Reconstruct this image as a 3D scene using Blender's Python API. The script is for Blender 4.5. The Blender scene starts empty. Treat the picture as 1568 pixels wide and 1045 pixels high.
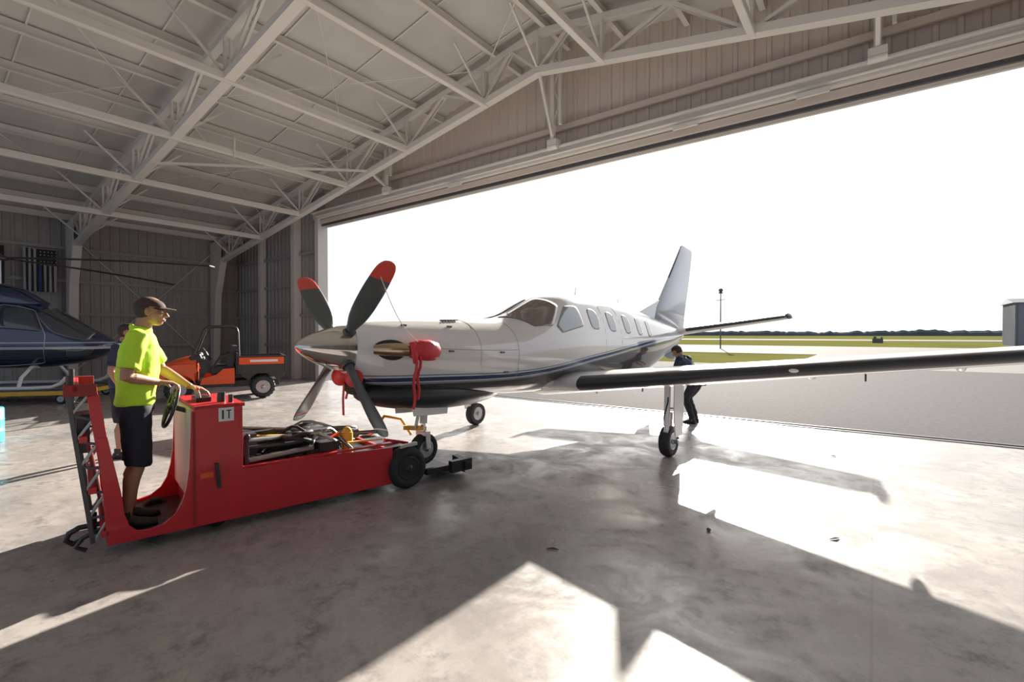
import bpy, bmesh, math, random
from mathutils import Vector, Matrix, Euler, noise
random.seed(7)
V=Vector
rad=math.radians
scene=bpy.context.scene

# ------------------------------------------------------------------ materials
def M(name,col,rough=.5,metal=0.,var=0.,scale=6.,bump=0.,bscale=40.,coat=0.,trans=0.,spec=.5):
    m=bpy.data.materials.new(name); m.use_nodes=True
    nt=m.node_tree; b=nt.nodes['Principled BSDF']
    b.inputs['Base Color'].default_value=(*col,1); b.inputs['Roughness'].default_value=rough
    b.inputs['Metallic'].default_value=metal
    b.inputs['Specular IOR Level'].default_value=spec
    if coat: b.inputs['Coat Weight'].default_value=coat; b.inputs['Coat Roughness'].default_value=.05
    if trans: b.inputs['Transmission Weight'].default_value=trans
    tc=nt.nodes.new('ShaderNodeTexCoord')
    if var:
        n=nt.nodes.new('ShaderNodeTexNoise'); n.inputs['Scale'].default_value=scale; n.inputs['Detail'].default_value=6
        nt.links.new(tc.outputs['Object'],n.inputs['Vector'])
        mx=nt.nodes.new('ShaderNodeMix'); mx.data_type='RGBA'
        mx.inputs[6].default_value=(*[max(0,c*(1-var)) for c in col],1)
        mx.inputs[7].default_value=(*[min(1,c*(1+var)) for c in col],1)
        nt.links.new(n.outputs['Fac'],mx.inputs[0]); nt.links.new(mx.outputs[2],b.inputs['Base Color'])
    if bump:
        n2=nt.nodes.new('ShaderNodeTexNoise'); n2.inputs['Scale'].default_value=bscale; n2.inputs['Detail'].default_value=4
        nt.links.new(tc.outputs['Object'],n2.inputs['Vector'])
        bp=nt.nodes.new('ShaderNodeBump'); bp.inputs['Strength'].default_value=bump; bp.inputs['Distance'].default_value=.02
        nt.links.new(n2.outputs['Fac'],bp.inputs['Height']); nt.links.new(bp.outputs['Normal'],b.inputs['Normal'])
    return m

m_white=M('white_paint',(.8,.8,.79),.22,var=.03,coat=.5)
m_steelw=M('white_steel',(.68,.64,.585),.5,var=.06,scale=3)
m_panel=M('wall_panel',(.33,.32,.30),.5,var=.10,scale=2)
m_panelh=M('header_panel_glare',(.60,.51,.44),.5,var=.06,scale=2)  # wall panel made lighter and warmer: sun glare put into the colour
m_ceil=M('ceiling_insulation',(.54,.515,.475),.6,var=.18,scale=.9,bump=.6,bscale=2.5)
m_dark=M('dark_rubber',(.02,.02,.022),.7,var=.2)
m_black=M('black_paint',(.025,.025,.028),.35,var=.2)
m_boot=M('deice_boot',(.03,.032,.037),.35,var=.15,scale=3)
m_chrome=M('polished_metal',(.74,.72,.69),.12,1.)
m_copper=M('heat_tinted_metal',(.55,.40,.26),.2,1.,var=.2)
m_metal=M('grey_metal',(.4,.4,.41),.35,1.,var=.15)
m_dmetal=M('dark_metal',(.10,.10,.11),.4,.7,var=.2)
m_red=M('tug_red',(.60,.02,.028),.36,var=.14,scale=4,coat=.2)
m_redd=M('tug_red_dark',(.28,.018,.022),.5,var=.2)
m_redcov=M('red_vinyl',(.62,.03,.04),.45,var=.15,bump=.3,bscale=20)
m_redtip=M('red_tip',(.70,.07,.05),.35)
m_blade=M('prop_blade',(.08,.09,.095),.35,var=.12,scale=5)
m_cream=M('cream_panel',(.60,.55,.48),.5,var=.12,scale=5)
m_yel=M('yellow_paint',(.75,.42,.03),.45,var=.15)
m_orange=M('orange_paint',(.85,.085,.012),.3,var=.08,coat=.4)
m_plast=M('black_plastic',(.025,.025,.027),.5,var=.2)
m_glass=M('window_glass',(.30,.33,.36),.05,var=.05,coat=1)
m_ws=M('windshield_glass',(.20,.165,.145),.06,var=.1,coat=1)
m_hglass=M('heli_glass',(.04,.05,.06),.04,coat=1)
m_skin=M('skin',(.40,.20,.13),.5,var=.08,scale=20)
m_lip=M('lips',(.34,.12,.10),.5)
m_hair=M('hair',(.03,.02,.015),.7,var=.4,scale=60)
m_cap=M('cap_cloth',(.06,.03,.026),.85,var=.2,scale=30)
m_hivis=M('hivis_cloth',(.54,.86,.03),.75,var=.08,scale=12,bump=.08,bscale=40)
m_navy=M('navy_cloth',(.014,.016,.028),.85,var=.25,scale=20)
m_shirt2=M('blue_cloth',(.025,.035,.07),.85,var=.2)
m_shoe=M('shoe_leather',(.02,.018,.018),.5,var=.2)
m_eye=M('eye_white',(.8,.8,.8),.2)
m_lens=M('lamp_lens',(.9,.9,.85),.1)
m_flagb=M('flag_black',(.015,.015,.017),.8,var=.2)
m_flagw=M('flag_grey',(.36,.36,.36),.8,var=.1)
m_flagbl=M('flag_blue',(.03,.06,.18),.8)
m_bldg=M('building_metal',(.20,.22,.25),.6,var=.05,spec=.2)
m_bldg2=M('building_trim',(.12,.14,.17),.6,spec=.2)
m_rope=M('rope',(.7,.68,.62),.8)
m_slime=M('decal_white',(.8,.8,.8),.5)
m_cyan=M('cyan_plastic',(.05,.45,.65),.4)
m_leaf=M('dry_leaf',(.05,.04,.03),.8)

def nodes(m): return m.node_tree.nodes, m.node_tree.links

def mk_floor():
    m=M('polished_concrete',(.5,.48,.45),.3); N,L=nodes(m); b=N['Principled BSDF']
    tc=N.new('ShaderNodeTexCoord')
    def noi(s,d=8,r=.6,dist=0):
        n=N.new('ShaderNodeTexNoise'); n.inputs['Scale'].default_value=s; n.inputs['Detail'].default_value=d; n.inputs['Roughness'].default_value=r
        n.inputs['Distortion'].default_value=dist
        L.new(tc.outputs['Object'],n.inputs['Vector']); return n
    a=noi(.5,8,.6,.3); c=noi(6.,12,.8); e=noi(1.6,10,.7,.6)
    r1=N.new('ShaderNodeValToRGB'); r1.color_ramp.elements[0].position=.35; r1.color_ramp.elements[0].color=(.255,.24,.235,1)
    r1.color_ramp.elements[1].position=.64; r1.color_ramp.elements[1].color=(.43,.395,.365,1)
    L.new(a.outputs['Fac'],r1.inputs[0])
    r2=N.new('ShaderNodeValToRGB'); r2.color_ramp.elements[0].position=.38; r2.color_ramp.elements[0].color=(.36,.37,.40,1)
    r2.color_ramp.elements[1].position=.53; r2.color_ramp.elements[1].color=(1,1,1,1)
    L.new(c.outputs['Fac'],r2.inputs[0])
    r3=N.new('ShaderNodeValToRGB'); r3.color_ramp.elements[0].position=.42; r3.color_ramp.elements[0].color=(.2,.2,.2,1)
    r3.color_ramp.elements[1].position=.60; r3.color_ramp.elements[1].color=(1,1,1,1)
    L.new(e.outputs['Fac'],r3.inputs[0])
    mx=N.new('ShaderNodeMix'); mx.data_type='RGBA'; mx.blend_type='MULTIPLY'
    L.new(r3.outputs[0],mx.inputs[0])
    L.new(r1.outputs[0],mx.inputs[6]); L.new(r2.outputs[0],mx.inputs[7])
    br=N.new('ShaderNodeTexBrick'); br.inputs['Scale'].default_value=1; br.inputs['Brick Width'].default_value=7.3; br.inputs['Row Height'].default_value=6.1
    br.inputs['Mortar Size'].default_value=.008; br.offset=0
    br.inputs['Color1'].default_value=(1,1,1,1); br.inputs['Color2'].default_value=(1,1,1,1); br.inputs['Mortar'].default_value=(.8,.78,.76,1)
    L.new(tc.outputs['Object'],br.inputs['Vector'])
    mx2=N.new('ShaderNodeMix'); mx2.data_type='RGBA'; mx2.blend_type='MULTIPLY'; mx2.inputs[0].default_value=1
    L.new(mx.outputs[2],mx2.inputs[6]); L.new(br.outputs['Color'],mx2.inputs[7]); L.new(mx2.outputs[2],b.inputs['Base Color'])
    mr=N.new('ShaderNodeMapRange'); mr.inputs['From Min'].default_value=.38; mr.inputs['From Max'].default_value=.62
    mr.inputs['To Min'].default_value=.18; mr.inputs['To Max'].default_value=.50
    L.new(e.outputs['Fac'],mr.inputs['Value']); L.new(mr.outputs[0],b.inputs['Roughness'])
    bp=N.new('ShaderNodeBump'); bp.inputs['Strength'].default_value=.14; bp.inputs['Distance'].default_value=.01
    L.new(c.outputs['Fac'],bp.inputs['Height']); L.new(bp.outputs['Normal'],b.inputs['Normal'])
    return m
m_floor=mk_floor()
m_asph=M('asphalt',(.058,.058,.061),.95,var=.5,scale=9,bump=.2,bscale=60,spec=.06)
m_conc=M('taxiway_concrete',(.19,.185,.175),.95,var=.1,scale=.3,spec=.05)
m_grass=M('grass',(.115,.115,.035),.95,var=.35,scale=.15,spec=.0)
m_tree=M('hazy_distant_trees',(.085,.10,.105),.95,var=.3,scale=.05,spec=0)  # aerial haze is mixed into this blue-grey tree colour

def mk_livery():
    m=M('airplane_livery_belly_shade',(.8,.8,.8),.14,coat=.8); N,L=nodes(m); b=N['Principled BSDF']
    tc=N.new('ShaderNodeTexCoord'); sp=N.new('ShaderNodeSeparateXYZ'); L.new(tc.outputs['Object'],sp.inputs[0])
    mr=N.new('ShaderNodeMapRange'); mr.inputs['From Min'].default_value=-4.2; mr.inputs['From Max'].default_value=6.3
    L.new(sp.outputs['Y'],mr.inputs['Value'])
    fc=N.new('ShaderNodeFloatCurve'); L.new(mr.outputs[0],fc.inputs['Value'])
    pts=[(-4.2,1.03),(-3.3,1.05),(-1.63,1.12),(.08,1.38),(2.62,1.76),(4.5,1.93),(6.3,2.1)]
    cv=fc.mapping.curves[0]
    P=[((y+4.2)/10.5,z/3) for y,z in pts]
    cv.points[0].location=P[0]; cv.points[1].location=P[-1]
    for p in P[1:-1]: cv.points.new(*p)
    fc.mapping.update()
    ml=N.new('ShaderNodeMath'); ml.operation='MULTIPLY'; ml.inputs[1].default_value=-3; L.new(fc.outputs[0],ml.inputs[0])
    ad=N.new('ShaderNodeMath'); ad.operation='ADD'; L.new(sp.outputs['Z'],ad.inputs[0]); L.new(ml.outputs[0],ad.inputs[1])
    ad2=N.new('ShaderNodeMath'); ad2.operation='ADD'; L.new(ad.outputs[0],ad2.inputs[0]); ad2.inputs[1].default_value=.5
    cr=N.new('ShaderNodeValToRGB'); c=cr.color_ramp; c.interpolation='CONSTANT'
    c.elements[0].position=0; c.elements[0].color=(.06,.06,.065,1)  # belly below the stripes: underside shade painted in as dark grey
    c.elements[1].position=.45; c.elements[1].color=(.30,.33,.38,1)
    for p,col in [(.475,(.8,.8,.8)),(.485,(.015,.05,.15)),(.535,(.8,.8,.8)),(.549,(.18,.27,.40)),(.563,(.82,.81,.8))]:
        e=c.elements.new(p); e.color=(*col,1)
    L.new(ad2.outputs[0],cr.inputs[0]); L.new(cr.outputs[0],b.inputs['Base Color'])
    return m
m_liv=mk_livery()
def mk_hliv():
    m=M('helicopter_livery',(.02,.03,.07),.1,coat=1); N,L=nodes(m); b=N['Principled BSDF']
    tc=N.new('ShaderNodeTexCoord'); sp=N.new('ShaderNodeSeparateXYZ'); L.new(tc.outputs['Object'],sp.inputs[0])
    ml=N.new('ShaderNodeMath'); ml.operation='MULTIPLY'; ml.inputs[1].default_value=.3; L.new(sp.outputs['Z'],ml.inputs[0])
    cr=N.new('ShaderNodeValToRGB'); c=cr.color_ramp; c.interpolation='CONSTANT'
    c.elements[0].position=0; c.elements[0].color=(.012,.018,.04,1)
    c.elements[1].position=.30; c.elements[1].color=(.40,.42,.45,1)
    e=c.elements.new(.318); e.color=(.015,.03,.09,1)
    e=c.elements.new(.345); e.color=(.40,.42,.45,1)
    e=c.elements.new(.355); e.color=(.012,.022,.065,1)
    L.new(ml.outputs[0],cr.inputs[0]); L.new(cr.outputs[0],b.inputs['Base Color'])
    return m
m_hliv=mk_hliv()

# ------------------------------------------------------------------ mesh builder
def empty(name,loc=(0,0,0),rot=(0,0,0),scale=1):
    e=bpy.data.objects.new(name,None); e.location=loc; e.rotation_euler=rot; e.scale=(scale,)*3
    e.empty_display_size=.3
    scene.collection.objects.link(e); return e

class Bld:
    def __init__(s): s.v=[]; s.f=[]; s.m=[]; s.sm=[]; s.mats=[]
    def mi(s,m):
        if m not in s.mats: s.mats.append(m)
        return s.mats.index(m)
    def add(s,vs,fs,mat,smooth=False):
        o=len(s.v); s.v+= [tuple(x) for x in vs]; k=s.mi(mat)
        for f in fs: s.f.append(tuple(i+o for i in f)); s.m.append(k); s.sm.append(smooth)
    def box(s,c,size,mat,rot=None):
        R=Euler(rot).to_matrix() if rot is not None else Matrix.Identity(3)
        c=V(c); vs=[]
        for x in(-.5,.5):
            for y in(-.5,.5):
                for z in(-.5,.5): vs.append(c+R@V((x*size[0],y*size[1],z*size[2])))
        s.add(vs,[(0,1,3,2),(4,6,7,5),(0,4,5,1),(2,3,7,6),(0,2,6,4),(1,5,7,3)],mat)
    def b2(s,a,b,mat):
        s.box([(a[i]+b[i])/2 for i in range(3)],[abs(b[i]-a[i]) for i in range(3)],mat)
    def bar(s,p0,p1,w,h,mat,up=(0,0,1)):
        p0=V(p0);p1=V(p1);d=(p1-p0).normalized();u=V(up)
        if abs(d.dot(u))>.98:u=V((0,1,0))
        r=d.cross(u).normalized();u=r.cross(d)
        vs=[]
        for p in(p0,p1):
            for a,b in((-1,-1),(1,-1),(1,1),(-1,1)): vs.append(p+r*a*w/2+u*b*h/2)
        s.add(vs,[(3,2,1,0),(4,5,6,7),(0,1,5,4),(1,2,6,5),(2,3,7,6),(3,0,4,7)],mat)
    def loft(s,rings,mat,caps=True,smooth=True,closed=False):
        n=len(rings[0]);vs=[p for r in rings for p in r];fs=[]
        k=len(rings)
        for i in range(k if closed else k-1):
            a=i*n;b=((i+1)%k)*n
            for j in range(n):
                j2=(j+1)%n; fs.append((a+j,a+j2,b+j2,b+j))
        s.add(vs,fs,mat,smooth)
        if caps and not closed:
            s.add(rings[0],[tuple(reversed(range(n)))],mat,False); s.add(rings[-1],[tuple(range(n))],mat,False)
    def tube(s,pts,r,mat,n=8,closed=False,caps=True,ell=None,smooth=True):
        pts=[V(p) for p in pts];k=len(pts)
        rs=r if isinstance(r,(list,tuple)) else [r]*k
        rings=[];nor=None
        for i in range(k):
            if closed: d=(pts[(i+1)%k]-pts[i-1]).normalized()
            elif i==0: d=(pts[1]-pts[0]).normalized()
            elif i==k-1: d=(pts[-1]-pts[-2]).normalized()
            else: d=((pts[i+1]-pts[i]).normalized()+(pts[i]-pts[i-1]).normalized()).normalized()
            if nor is None:
                up=V((0,0,1)) if abs(d.z)<.95 else V((0,1,0))
                nor=(up-d*up.dot(d)).normalized()
            else: nor=(nor-d*nor.dot(d)).normalized()
            bi=d.cross(nor)
            ra=rs[i] if isinstance(rs[i],(tuple,list)) else (rs[i],rs[i])
            rings.append([pts[i]+nor*math.cos(t)*ra[0]+bi*math.sin(t)*ra[1] for t in [2*math.pi*j/n for j in range(n)]])
        s.loft(rings,mat,caps,smooth,closed)
    def cyl(s,p0,p1,r0,mat,r1=None,n=20,smooth=True):
        s.tube([p0,p1],[r0,r0 if r1 is None else r1],mat,n=n,smooth=smooth)
    def lathe(s,prof,o,axis,mat,n=32,closed=False):
        o=V(o);a=V(axis).normalized();u=a.orthogonal().normalized();w=a.cross(u)
        rings=[[o+a*h+(u*math.cos(t)+w*math.sin(t))*max(r,1e-4) for t in [2*math.pi*j/n for j in range(n)]] for r,h in prof]
        s.loft(rings,mat,True,True,closed)
    def sph(s,c,r,mat,n=20,k=12,rot=None):
        R=Euler(rot).to_matrix() if rot is not None else Matrix.Identity(3)
        if not isinstance(r,(tuple,list)): r=(r,r,r)
        c=V(c);rings=[]
        for i in range(1,k):
            ph=math.pi*i/k
            rings.append([c+R@V((r[0]*math.sin(ph)*math.cos(t),r[1]*math.sin(ph)*math.sin(t),-r[2]*math.cos(ph))) for t in [2*math.pi*j/n for j in range(n)]])
        s.loft(rings,mat,True,True)
    def torus(s,c,axis,R,r,mat,n=32,k=10):
        c=V(c);a=V(axis).normalized();u=a.orthogonal().normalized();w=a.cross(u)
        s.tube([c+(u*math.cos(t)+w*math.sin(t))*R for t in [2*math.pi*j/n for j in range(n)]],r,mat,n=k,closed=True)
    def prism(s,pts,ext,mat):
        pts=[V(p) for p in pts];e=V(ext);n=len(pts)
        vs=pts+[p+e for p in pts]
        fs=[tuple(reversed(range(n))),tuple(range(n,2*n))]+[(i,(i+1)%n,(i+1)%n+n,i+n) for i in range(n)]
        s.add(vs,fs,mat)
    def wheel(s,c,axis,R,w,hub=m_metal,tire=m_dark):
        c=V(c);a=V(axis).normalized();h=w/2
        s.lathe([(R*.58,-h*.8),(R*.7,-h),(R*.9,-h*.92),(R*.98,-h*.55),(R,0),(R*.98,h*.55),(R*.9,h*.92),(R*.7,h),(R*.58,h*.8)],c,a,tire,n=36)
        s.lathe([(R*.57,-h*.85),(R*.5,-h*.95),(R*.42,-h*.6),(R*.2,-h*.6),(R*.16,-h*1.05),(0,-h*1.05)],c,a,hub,n=24)
        s.lathe([(R*.57,h*.85),(R*.5,h*.95),(R*.42,h*.6),(R*.2,h*.6),(R*.16,h*1.05),(0,h*1.05)],c,a,hub,n=24)
    def build(s,name,parent=None,bevel=0,sub=0,recalc=True):
        me=bpy.data.meshes.new(name); me.from_pydata(s.v,[],s.f)
        for m in s.mats: me.materials.append(m)
        me.polygons.foreach_set('material_index',s.m); me.polygons.foreach_set('use_smooth',s.sm)
        me.update()
        if recalc:
            bm=bmesh.new(); bm.from_mesh(me); bmesh.ops.recalc_face_normals(bm,faces=bm.faces); bm.to_mesh(me); bm.free()
        ob=bpy.data.objects.new(name,me); scene.collection.objects.link(ob)
        if parent: ob.parent=parent
        if bevel:
            md=ob.modifiers.new('bevel','BEVEL'); md.width=bevel; md.segments=2; md.limit_method='ANGLE'; md.angle_limit=rad(50)
        return ob
    def remesh(s,name,parent,vox,wrinkle=0.,smooth=4,wscale=9):
        ob=s.build(name,None)
        md=ob.modifiers.new('r','REMESH'); md.mode='VOXEL'; md.voxel_size=vox
        sm=ob.modifiers.new('s','SMOOTH'); sm.iterations=smooth; sm.factor=.5
        dg=bpy.context.evaluated_depsgraph_get(); dg.update()
        me=bpy.data.meshes.new_from_object(ob.evaluated_get(dg))
        ob.modifiers.clear(); old=ob.data; ob.data=me; bpy.data.meshes.remove(old)
        me.materials.clear(); me.materials.append(s.mats[0])
        for p in me.polygons: p.use_smooth=True; p.material_index=0
        if wrinkle:
            nn=[v.normal.copy() for v in me.vertices]
            for v,nv in zip(me.vertices,nn):
                p=v.co
                k=noise.noise(V((p.x*wscale,p.y*wscale,p.z*wscale*.8)))+.6*abs(noise.noise(V((p.x*wscale*2+3,p.y*wscale*2,p.z*wscale*1.3))))
                v.co=p+nv*k*wrinkle
        ob.parent=parent
        return ob

def pchip(xs,ys):
    n=len(xs);h=[xs[i+1]-xs[i] for i in range(n-1)];d=[(ys[i+1]-ys[i])/h[i] for i in range(n-1)]
    m=[0]*n;m[0]=d[0];m[-1]=d[-1]
    for i in range(1,n-1):
        if d[i-1]*d[i]>0: m[i]=2*d[i-1]*d[i]/(d[i-1]+d[i])
    def f(x):
        x=min(max(x,xs[0]),xs[-1]);i=0
        while i<n-2 and x>xs[i+1]: i+=1
        t=(x-xs[i])/h[i]
        return ((2*t**3-3*t*t+1)*ys[i]+(t**3-2*t*t+t)*h[i]*m[i]+(-2*t**3+3*t*t)*ys[i+1]+(t**3-t*t)*h[i]*m[i+1])
    return f
class Hull:
    def __init__(s,rows,off=0,nu=2.2,nl=2.5):
        xs=[r[0] for r in rows];s.s0=xs[0];s.s1=xs[-1];s.off=off;s.nu=nu;s.nl=nl
        s.top,s.bot,s.hw,s.zw=[pchip(xs,[r[i] for r in rows]) for i in(1,2,3,4)]
    def pos(s,q,th,o=0):
        c=math.cos(th);sn=math.sin(th);zw=s.zw(q)
        n=s.nu if sn>=0 else s.nl; hh=(s.top(q)-zw) if sn>=0 else (zw-s.bot(q))
        x=s.hw(q)*math.copysign(abs(c)**(2/n),c); z=zw+hh*math.copysign(abs(sn)**(2/n),sn)
        p=V((x,q+s.off,z))
        if o: p+=s.nrm(q,th)*o
        return p
    def nrm(s,q,th):
        e=.01
        a=s.pos(q+e,th)-s.pos(q-e,th); b=s.pos(q,th+e)-s.pos(q,th-e)
        n=b.cross(a)
        if n.length<1e-9: return V((0,0,1))
        n.normalize()
        c=V((0,q+s.off,s.zw(q)))
        if n.dot(s.pos(q,th)-c)<0: n=-n
        return n
    def th(s,q,z):
        zw=s.zw(q)
        if z>=zw: return math.asin(min(1,((z-zw)/(s.top(q)-zw)))**(s.nu/2))
        return -math.asin(min(1,((zw-z)/(zw-s.bot(q))))**(s.nl/2))
    def mesh(s,B,mat,n=72,k=56):
        rings=[]
        for i in range(n):
            q=s.s0+(s.s1-s.s0)*i/(n-1)
            rings.append([s.pos(q,2*math.pi*j/k) for j in range(k)])
        B.loft(rings,mat,True,True)
    def patch(s,B,out,mat,o=.006,side=1,rings=7):
        cx=sum(p[0] for p in out)/len(out);cy=sum(p[1] for p in out)/len(out);n=len(out)
        def P(a,t,oo):
            p=s.pos(a,t,oo); return V((p.x*side,p.y,p.z))
        vs=[P(cx,cy,o)];fs=[]
        for r in range(1,rings+1):
            f=r/rings
            for a,t in out: vs.append(P(cx+(a-cx)*f,cy+(t-cy)*f,o))
        for a,t in out: vs.append(P(a,t,-.01))
        for j in range(n): fs.append((0,1+j,1+(j+1)%n))
        for r in range(rings):
            b=1+r*n;c=b+n
            for j in range(n): fs.append((b+j,c+j,c+(j+1)%n,b+(j+1)%n))
        B.add(vs,fs,mat,True)
def dens(poly,k=5,rnd=.18):
    n=len(poly);out=[]
    for i in range(n):
        a=poly[i-1];b=poly[i];c=poly[(i+1)%n]
        p0=(b[0]+(a[0]-b[0])*rnd,b[1]+(a[1]-b[1])*rnd);p1=(b[0]+(c[0]-b[0])*rnd,b[1]+(c[1]-b[1])*rnd)
        for t in [j/k for j in range(k+1)]:
            out.append(((1-t)**2*p0[0]+2*t*(1-t)*b[0]+t*t*p1[0],(1-t)**2*p0[1]+2*t*(1-t)*b[1]+t*t*p1[1]))
        q=(c[0]+(b[0]-c[0])*rnd,c[1]+(b[1]-c[1])*rnd)
        for t in (.25,.5,.75): out.append((p1[0]+(q[0]-p1[0])*t,p1[1]+(q[1]-p1[1])*t))
    return out

def cw(X,Y): return (.8*X-.6*Y,.6*X+.8*Y)   # survey axes -> hangar axes

# ------------------------------------------------------------------ hangar
XL,XR,YD,YB=-23.8,11.4,10.4,-8.0
RX=-6.2
def zroof(x): return 8.94-.17*abs(x-RX)
def zbc(x): return 7.78-.172*abs(x-RX)
DX0,DX1,DZ=-16.6,4.6,5.82

B=Bld(); B.b2((XL-.2,YB,-.3),(XR+.2,YD+.12,0),m_floor); B.build('floor')

def ribs(x0,x1,step=.3):
    xs=[];x=x0
    while x<x1-.01:
        for a,d in((0,0),(step*.62,0),(step*.70,1),(step*.92,1)):
            if x+a<x1: xs.append((x+a,d))
        x+=step
    xs.append((x1,0)); return xs
B=Bld()
rs=ribs(YB,YD)
vs=[];fs=[]
for y,d in rs:
    vs+= [(XL+.035*d,y,0),(XL+.035*d,y,zroof(XL))]
for i in range(len(rs)-1): a=2*i; fs.append((a,a+2,a+3,a+1))
B.add(vs,fs,m_panel); B.b2((XL-.12,YB,0),(XL-.04,YD,zroof(XL)),m_panel)
B.build('wall_left',recalc=False)
B=Bld()
rs=ribs(YB,YD)
vs=[];fs=[]
for y,d in rs: vs+= [(XR-.035*d,y,0),(XR-.035*d,y,zroof(XR))]
for i in range(len(rs)-1): a=2*i; fs.append((a,a+2,a+3,a+1))
B.add(vs,fs,m_panel); B.build('wall_right',recalc=False)
B=Bld()
def strip(x0,x1,z0,mat):
    rs=ribs(x0,x1); 
    vs=[];fs=[]
    for x,d in rs: vs+= [(x,YD-.035*d,z0),(x,YD-.035*d,zroof(x))]
    for i in range(len(rs)-1): a=2*i; fs.append((a,a+1,a+3,a+2))
    B.add(vs,fs,mat)
    vs=[(x0,YD+.08,z0),(x1,YD+.08,z0)]
    top=[x1]+([RX] if x0<RX<x1 else [])+[x0]
    vs+=[(x,YD+.08,zroof(x)) for x in top]
    B.add(vs,[tuple(range(len(vs)))],mat)
    B.b2((x0,YD-.01,z0),(x1,YD+.08,z0+.02),mat)
strip(XL,DX0,0,m_panel); strip(DX0,DX1,DZ,m_panelh); strip(DX1,XR,0,m_panel)
B.build('wall_front',recalc=False)
B=Bld()
for a,b in((XL-.1,RX),(RX,XR+.1)):
    vs=[];fs=[];nx,ny=40,40
    for i in range(nx+1):
        for j in range(ny+1):
            x=a+(b-a)*i/nx;y=YB+(YD+.1-YB)*j/ny
            vs.append((x,y,zroof(x)+.02*noise.noise(V((x*1.1,y*.9,0)))))
    for i in range(nx):
        for j in range(ny):
            k=i*(ny+1)+j; fs.append((k,k+1,k+ny+2,k+ny+1))
    B.add(vs,fs,m_ceil,True)
    B.add([(a,YB,zroof(a)+.1),(a,YD+.1,zroof(a)+.1),(b,YD+.1,zroof(b)+.1),(b,YB,zroof(b)+.1)],[(0,1,2,3)],m_panel)
B.build('ceiling',recalc=False)

B=Bld()
x=XL+.7
while x<XR-.3:
    z=zroof(x)-.13
    B.bar((x,YB,z),(x,YD-.05,z),.05,.2,m_steelw); B.bar((x+.04,YB,z-.1),(x+.04,YD-.05,z-.1),.09,.02,m_steelw)
    x+=1.42
y=YB+.9
while y<YD:
    for (a,b) in((XL+.2,RX),(RX,XR-.2)): B.bar((a,y,zroof(a)-.03),(b,y,zroof(b)-.03),.03,.015,m_steelw)
    y+=1.8
B.build('trim_1')
nodes_x=[-21.9,-19.2,-16.35,-13.5,-10.65,-7.8,-4.6,-1.75,1.1,3.95,6.8,9.5]
B=Bld()
for x in nodes_x[1:-1]:
    B.bar((x,YB,zbc(x)-.02),(x,9.35,zbc(x)-.02),.13,.17,m_steelw)
B.build('trim_2',bevel=.02)
def truss(y,name):
    B=Bld()
    w=.16
    for (a,b) in((XL+.25,RX),(RX,XR-.25)):
        B.bar((a,y,zroof(a)-.30),(b,y,zroof(b)-.30),w,.14,m_steelw)
        B.bar((a,y,zbc(a)),(b,y,zbc(b)),w+.04,.15,m_steelw)
    xs=[XL+.3]+nodes_x[:6]+[RX]+nodes_x[6:]+[XR-.3]
    for i,x in enumerate(xs):
        for o in(-.06,.06):
            B.bar((x,y+o,zbc(x)),(x,y+o,zroof(x)-.3),.05,.05,m_steelw)
    for i in range(len(xs)-1):
        a,b=xs[i],xs[i+1]; mid=(a+b)/2
        for o in(-.05,.05):
            B.bar((a,y+o,zbc(a)),(mid,y+o,zroof(mid)-.33),.05,.06,m_steelw)
            B.bar((mid,y+o,zroof(mid)-.33),(b,y+o,zbc(b)),.05,.06,m_steelw)
        for sg in(-1,1):
            if y+sg*1.2<YD-.1: B.bar((b,y,zbc(b)),(b,y+sg*1.1,zroof(b)-.2),.045,.045,m_steelw)
    for sx,x in((1,XL+.12),(-1,XR-.12)):
        B.prism([(x,y-.12,0),(x+sx*.28,y-.12,0),(x+sx*.55,y-.12,3.5),(x+sx*1.1,y-.12,zbc(x+sx*1.1)),(x+sx*1.1,y-.12,zroof(x+sx*1.1)-.3),(x,y-.12,zroof(x)-.2)],(0,.02,0),m_steelw)
        B.prism([(x,y+.10,0),(x+sx*.28,y+.10,0),(x+sx*.55,y+.10,3.5),(x+sx*1.1,y+.10,zbc(x+sx*1.1)),(x+sx*1.1,y+.10,zroof(x+sx*1.1)-.3),(x,y+.10,zroof(x)-.2)],(0,.02,0),m_steelw)
        B.bar((x+sx*.27,y,0),(x+sx*.54,y,3.5),.26,.03,m_steelw,up=(1,0,0))
        B.bar((x+sx*.54,y,3.5),(x+sx*1.1,y,zbc(x+sx*1.1)),.26,.03,m_steelw,up=(1,0,0))
    return B.build(name)
truss(4.5,'trim_3'); truss(9.3,'trim_4'); truss(-1.2,'trim_5')
B=Bld()
for z in(1.3,2.5,3.7,4.9): 
    B.bar((XL+.12,YB,z),(XL+.12,YD-.1,z),.06,.1,m_panel,up=(0,0,1))
    B.bar((XL+.1,YD-.12,z),(DX0,YD-.12,z),.06,.1,m_panel)
B.cyl((XL+.2,4.6,.4),(XL+.2,9.2,5.3),.015,m_steelw,n=8); B.cyl((XL+.2,9.2,.4),(XL+.2,4.6,5.3),.015,m_steelw,n=8)
B.b2((-18.45,YD-.35,0),(-18.2,YD-.05,zroof(-18.3)-.3),m_steelw)
B.b2((-21.2,YD-.3,0),(-21.0,YD-.05,zroof(-21.1)-.3),m_steelw)
B.b2((DX0-.22,YD-.3,0),(DX0,YD+.1,DZ+.3),m_steelw)
B.b2((DX1,YD-.3,0),(DX1+.22,YD+.1,DZ+.3),m_steelw)
for z in(1.0,2.6,4.2): B.box((DX0-.24,YD-.2,z),(.04,.12,.3),m_steelw)
B.build('trim_6')
B=Bld()
B.b2((DX0-.3,YD-.32,DZ+.22),(DX1+.3,YD-.04,DZ+.42),m_steelw)
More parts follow.
